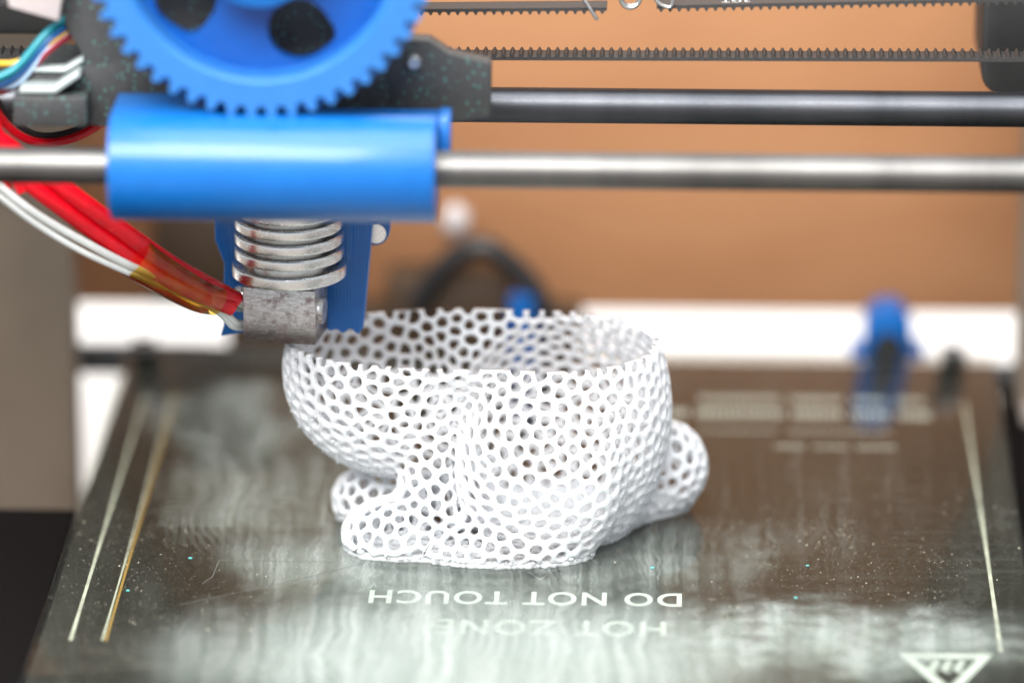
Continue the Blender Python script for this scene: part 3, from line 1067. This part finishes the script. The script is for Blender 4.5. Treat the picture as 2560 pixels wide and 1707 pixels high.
# ------------------------------------------------------------------ toothed belts
def belt(name, x0, x1, z0, z1, y0, y1, teeth_up, label):
    pitch, back, th = 2.0, 0.75, 0.78
    n = int((x1 - x0) / pitch)
    top = []
    s = 1 if teeth_up else -1
    prof = ((0.0, 0.0), (0.22, 0.0), (0.34, 0.55), (0.44, 0.95), (0.5, 1.0), (0.56, 0.95), (0.66, 0.55), (0.78, 0.0))
    for t in range(n):
        for u, h in prof:
            top.append((x0 + (t + u) * pitch, h * th))
    top.append((x0 + n * pitch, 0.0))
    xe = x0 + n * pitch

    def zz(x):
        return z0 + (z1 - z0) * (x - x0) / (x1 - x0)
    V, F = [], []
    for x, h in top:
        for y in (y0, y1):
            V.append((x, y, zz(x) + s * (back + h)))
            V.append((x, y, zz(x)))
    m = len(top)
    for i in range(m - 1):
        a, b = 4 * i, 4 * (i + 1)
        F += [(a, b, b + 2, a + 2), (a + 1, a + 3, b + 3, b + 1), (a, a + 1, b + 1, b), (a + 2, b + 2, b + 3, a + 3)]
    F += [(0, 2, 3, 1), (4 * m - 4, 4 * m - 3, 4 * m - 1, 4 * m - 2)]
    o = build(name, (V, F), M['rubber'], loc=((x0 + x1) / 2, y0, min(z0, z1)), auto=25)
    return tag(o, label, "belt", "toothed drive belts")


belt("timing_belt", -150, 170, 109.2, 111.1, 29.5, 35.5, True, "lower black belt with teeth upward, running the full width above the rear rod")
belt("timing_belt", -24, 20.5, 121.6, 122.4, 29.5, 35.5, False, "short upper belt with teeth down, between the blue gear and the spring clip")
bu = belt("timing_belt", 31.0, 170, 122.9, 127.0, 29.5, 35.5, False, "upper belt on the right, teeth down and rising from the spring clip")
belt("timing_belt", -150, -92, 122.4, 122.2, 29.5, 35.5, False, "upper belt at the far left with a pale top edge, behind the coloured wires")
v, f = text_mesh("2GT", 3.4, 1.0, 0.0, 1.1)
sl = (127.0 - 122.9) / (170 - 31.0)
build("belt_print", ([(48.5 - p[0], 32.4 - p[1], 122.9 + sl * (48.5 - p[0] - 31) + 0.02) for p in v], f), M['ink'], bu, smooth=False)
clip = thing("spring_clip", "bent bright wire spring joining the two ends of the upper belt", "clip", (25, 29, 120))
build("wire_hook", tube(spline([(14.0, 28.8, 126), (16.0, 28.4, 122.8), (17.2, 28.6, 120.9), (17.9, 29.0, 119.8)], 6), 0.42, 10), M['wire_metal'], clip)
build("coil", tube([(25.2 + 2.1 * math.cos(w), 28.6 + 0.25 * w, 124.4 + 2.1 * math.sin(w)) for w in np.linspace(0, 4 * math.pi, 48)], 0.5, 10), M['wire_metal'], clip)
build("wire_loop", tube(spline([(29.5, 29, 126.5), (31.5, 28.9, 123.6), (34.2, 28.9, 122.9), (34.6, 28.9, 126.5)], 6), 0.4, 10), M['wire_metal'], clip)

# ------------------------------------------------------------------ frame parts behind
idp = []
for cx, cz, a0 in ((109.6, 100.6, 180), (170, 100.6, 270), (170, 160, 0), (109.6, 160, 90)):
    for w in np.linspace(math.radians(a0), math.radians(a0 + 90), 8):
        idp.append((cx + 5 * math.cos(w), cz + 5 * math.sin(w)))
o = build("idler_block", prism(idp, 56, 90), M['matt'], loc=(137, 73, 95), bevel=0.8)
tag(o, "black rounded end block behind the belts at the upper right", "end block")
o = build("stepper_motor", box(-170, -93, 52, 92, 108.5, 160), M['matt'], loc=(-130, 70, 108.5), bevel=2.0)
tag(o, "black motor behind the belts at the upper left", "motor")
o = build("cable_tab", prism([(-108.5, 129.6), (-97.8, 126.6), (-94, 150), (-112, 150)], -2, 1.5), M['pale'], loc=(-103, 0, 124), bevel=0.4)
tag(o, "pale pinkish plastic tab at the top left corner beside the gear", "tab")

panel = build("back_panel", box(-200, 200, 195, 201, -2.0, 260), M['brown'], loc=(0, 198, 0), bevel=0.4)
tag(panel, "orange brown board standing upright behind the printer", "board")
posts = [((-165, -113.5), (140, 152), "grey brown upright post at the left edge behind the bed"), ((120.5, 170), (140, 152), "grey brown upright post at the right edge behind the bed")]
for (x0, x1), (y0, y1), lab in posts:
    o = build("upright_post", box(x0, x1, y0, y1, -70, 260), M['post'], loc=((x0 + x1) / 2, 146, -70), bevel=1.5)
    tag(o, lab, "post", "upright posts of the printer frame")
o = build("base_frame", box(-190, -104.5, -160, 62, -70, -9), M['deep_black'], loc=(-150, -50, -70), bevel=1.0)
tag(o, "black base frame beside the left edge of the bed", "base frame")
o = build("base_frame", box(117, 190, -160, 160, -70, -9), M['deep_black'], loc=(150, -30, -70), bevel=1.0)
tag(o, "black base frame beside the right edge of the bed", "base frame")
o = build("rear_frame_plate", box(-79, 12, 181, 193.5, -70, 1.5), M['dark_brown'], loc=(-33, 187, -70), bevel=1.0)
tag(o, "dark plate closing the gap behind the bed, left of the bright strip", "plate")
o = build("side_casing", box(121.5, 170, 128, 138.5, -70, -4), M['pale_grey'], loc=(145, 117, -70), bevel=2.5)
tag(o, "pale grey casing standing right of the bed", "casing")
o = build("rear_bar", tube([(-180, 172, -9), (-88, 172, -9), (0, 172, -12), (180, 172, -12)], 4.0, 20), M['matt'], loc=(0, 172, -16))
tag(o, "dark round bar crossing behind the far edge of the bed", "bar")

# things out of focus behind the bed
hold = thing("bearing_holder", "blue round topped bearing holder behind the far right of the bed", "bearing holder", (89.5, 172, -12))
dome = [(83.5, -3), (83.5, 2.6)] + [(89.5 + 6.0 * math.cos(w), 2.6 + 5.6 * math.sin(w)) for w in np.linspace(math.pi, 0, 18)] + [(95.5, -3)]
build("holder_dome", prism(dome, 166, 178), M['blue'], hold, bevel=0.6)
build("bearing", tube([(89.5, 165.9, -1.5), (89.5, 164.5, -1.5)], 3.6, 28), M['matt'], hold)
build("holder_base", box(83.9, 95.1, 168.5, 177, -9, -2.9), M['matt'], hold, bevel=0.5)
build("foot_flange", box(80.0, 84.0, 168, 178, -6, -3.6), M['blue'], hold, bevel=0.6)
build("foot_flange", box(95.0, 99.0, 168, 178, -6, -3.4), M['blue'], hold, bevel=0.6)

wire("rear_cable", [(-30, 178, 4), (-24, 177, 14), (-14, 176, 20.5), (-5, 176, 15), (1.5, 176, 6), (5, 176, -8)], 3.0, 'black_wire', "thick black cable arching behind the rabbit", "cable")
o = build("cable_plug", tube([(-3.2, 173, 8.5), (-3.2, 173, 0), (-3.2, 173, -10)], [3.2, 3.6, 3.6], 16), M['blue'], loc=(-3, 173, -10))
tag(o, "small dark blue plug under the arching cable behind the rabbit", "plug")
o = build("rear_motor", box(-38, -6, 178, 193, -16, 11.5), M['dark_brown'], loc=(-22, 187, -20), bevel=2.0)
tag(o, "dark brown box behind the rabbit, under the arching cable", "box")
o = build("cable_clip", ellipsoid((-20.5, 184, 25), (3.8, 3, 4.5)), M['pale'], loc=(-20, 184, 20))
tag(o, "pale round clip on the brown board above the arching cable", "clip")
o = build("rear_block", box(-98, -76, 182, 194, 3, 27), M['dark_brown'], loc=(-90, 188, 4), bevel=1.5)
tag(o, "dark brown block on the brown board left of the heat sink", "block")
for x, lab in ((105.5, "black clip gripping the far right corner of the glass"), (-98.0, "black clip gripping the far left corner of the glass")):
    c = thing("bulldog_clip", lab, "clip", (x, 153, -6), "clips holding the glass to the bed")
    build("clip_jaw", prism_x([(148, 0.15), (148, 0.9), (155.6, 1.7), (157.4, 1.7), (157.4, -8.5), (155.8, -8.5), (155.8, 0.15)], x - 3, x + 3), M['matt'], c, bevel=0.3)
    build("clip_handle", tube([(x - 2.5, 157, 2.3), (x - 2, 151, 1.9), (x + 2, 151, 1.9), (x + 2.5, 157, 2.3)], 0.5, 8), M['wire_metal'], c)
print("scene built")
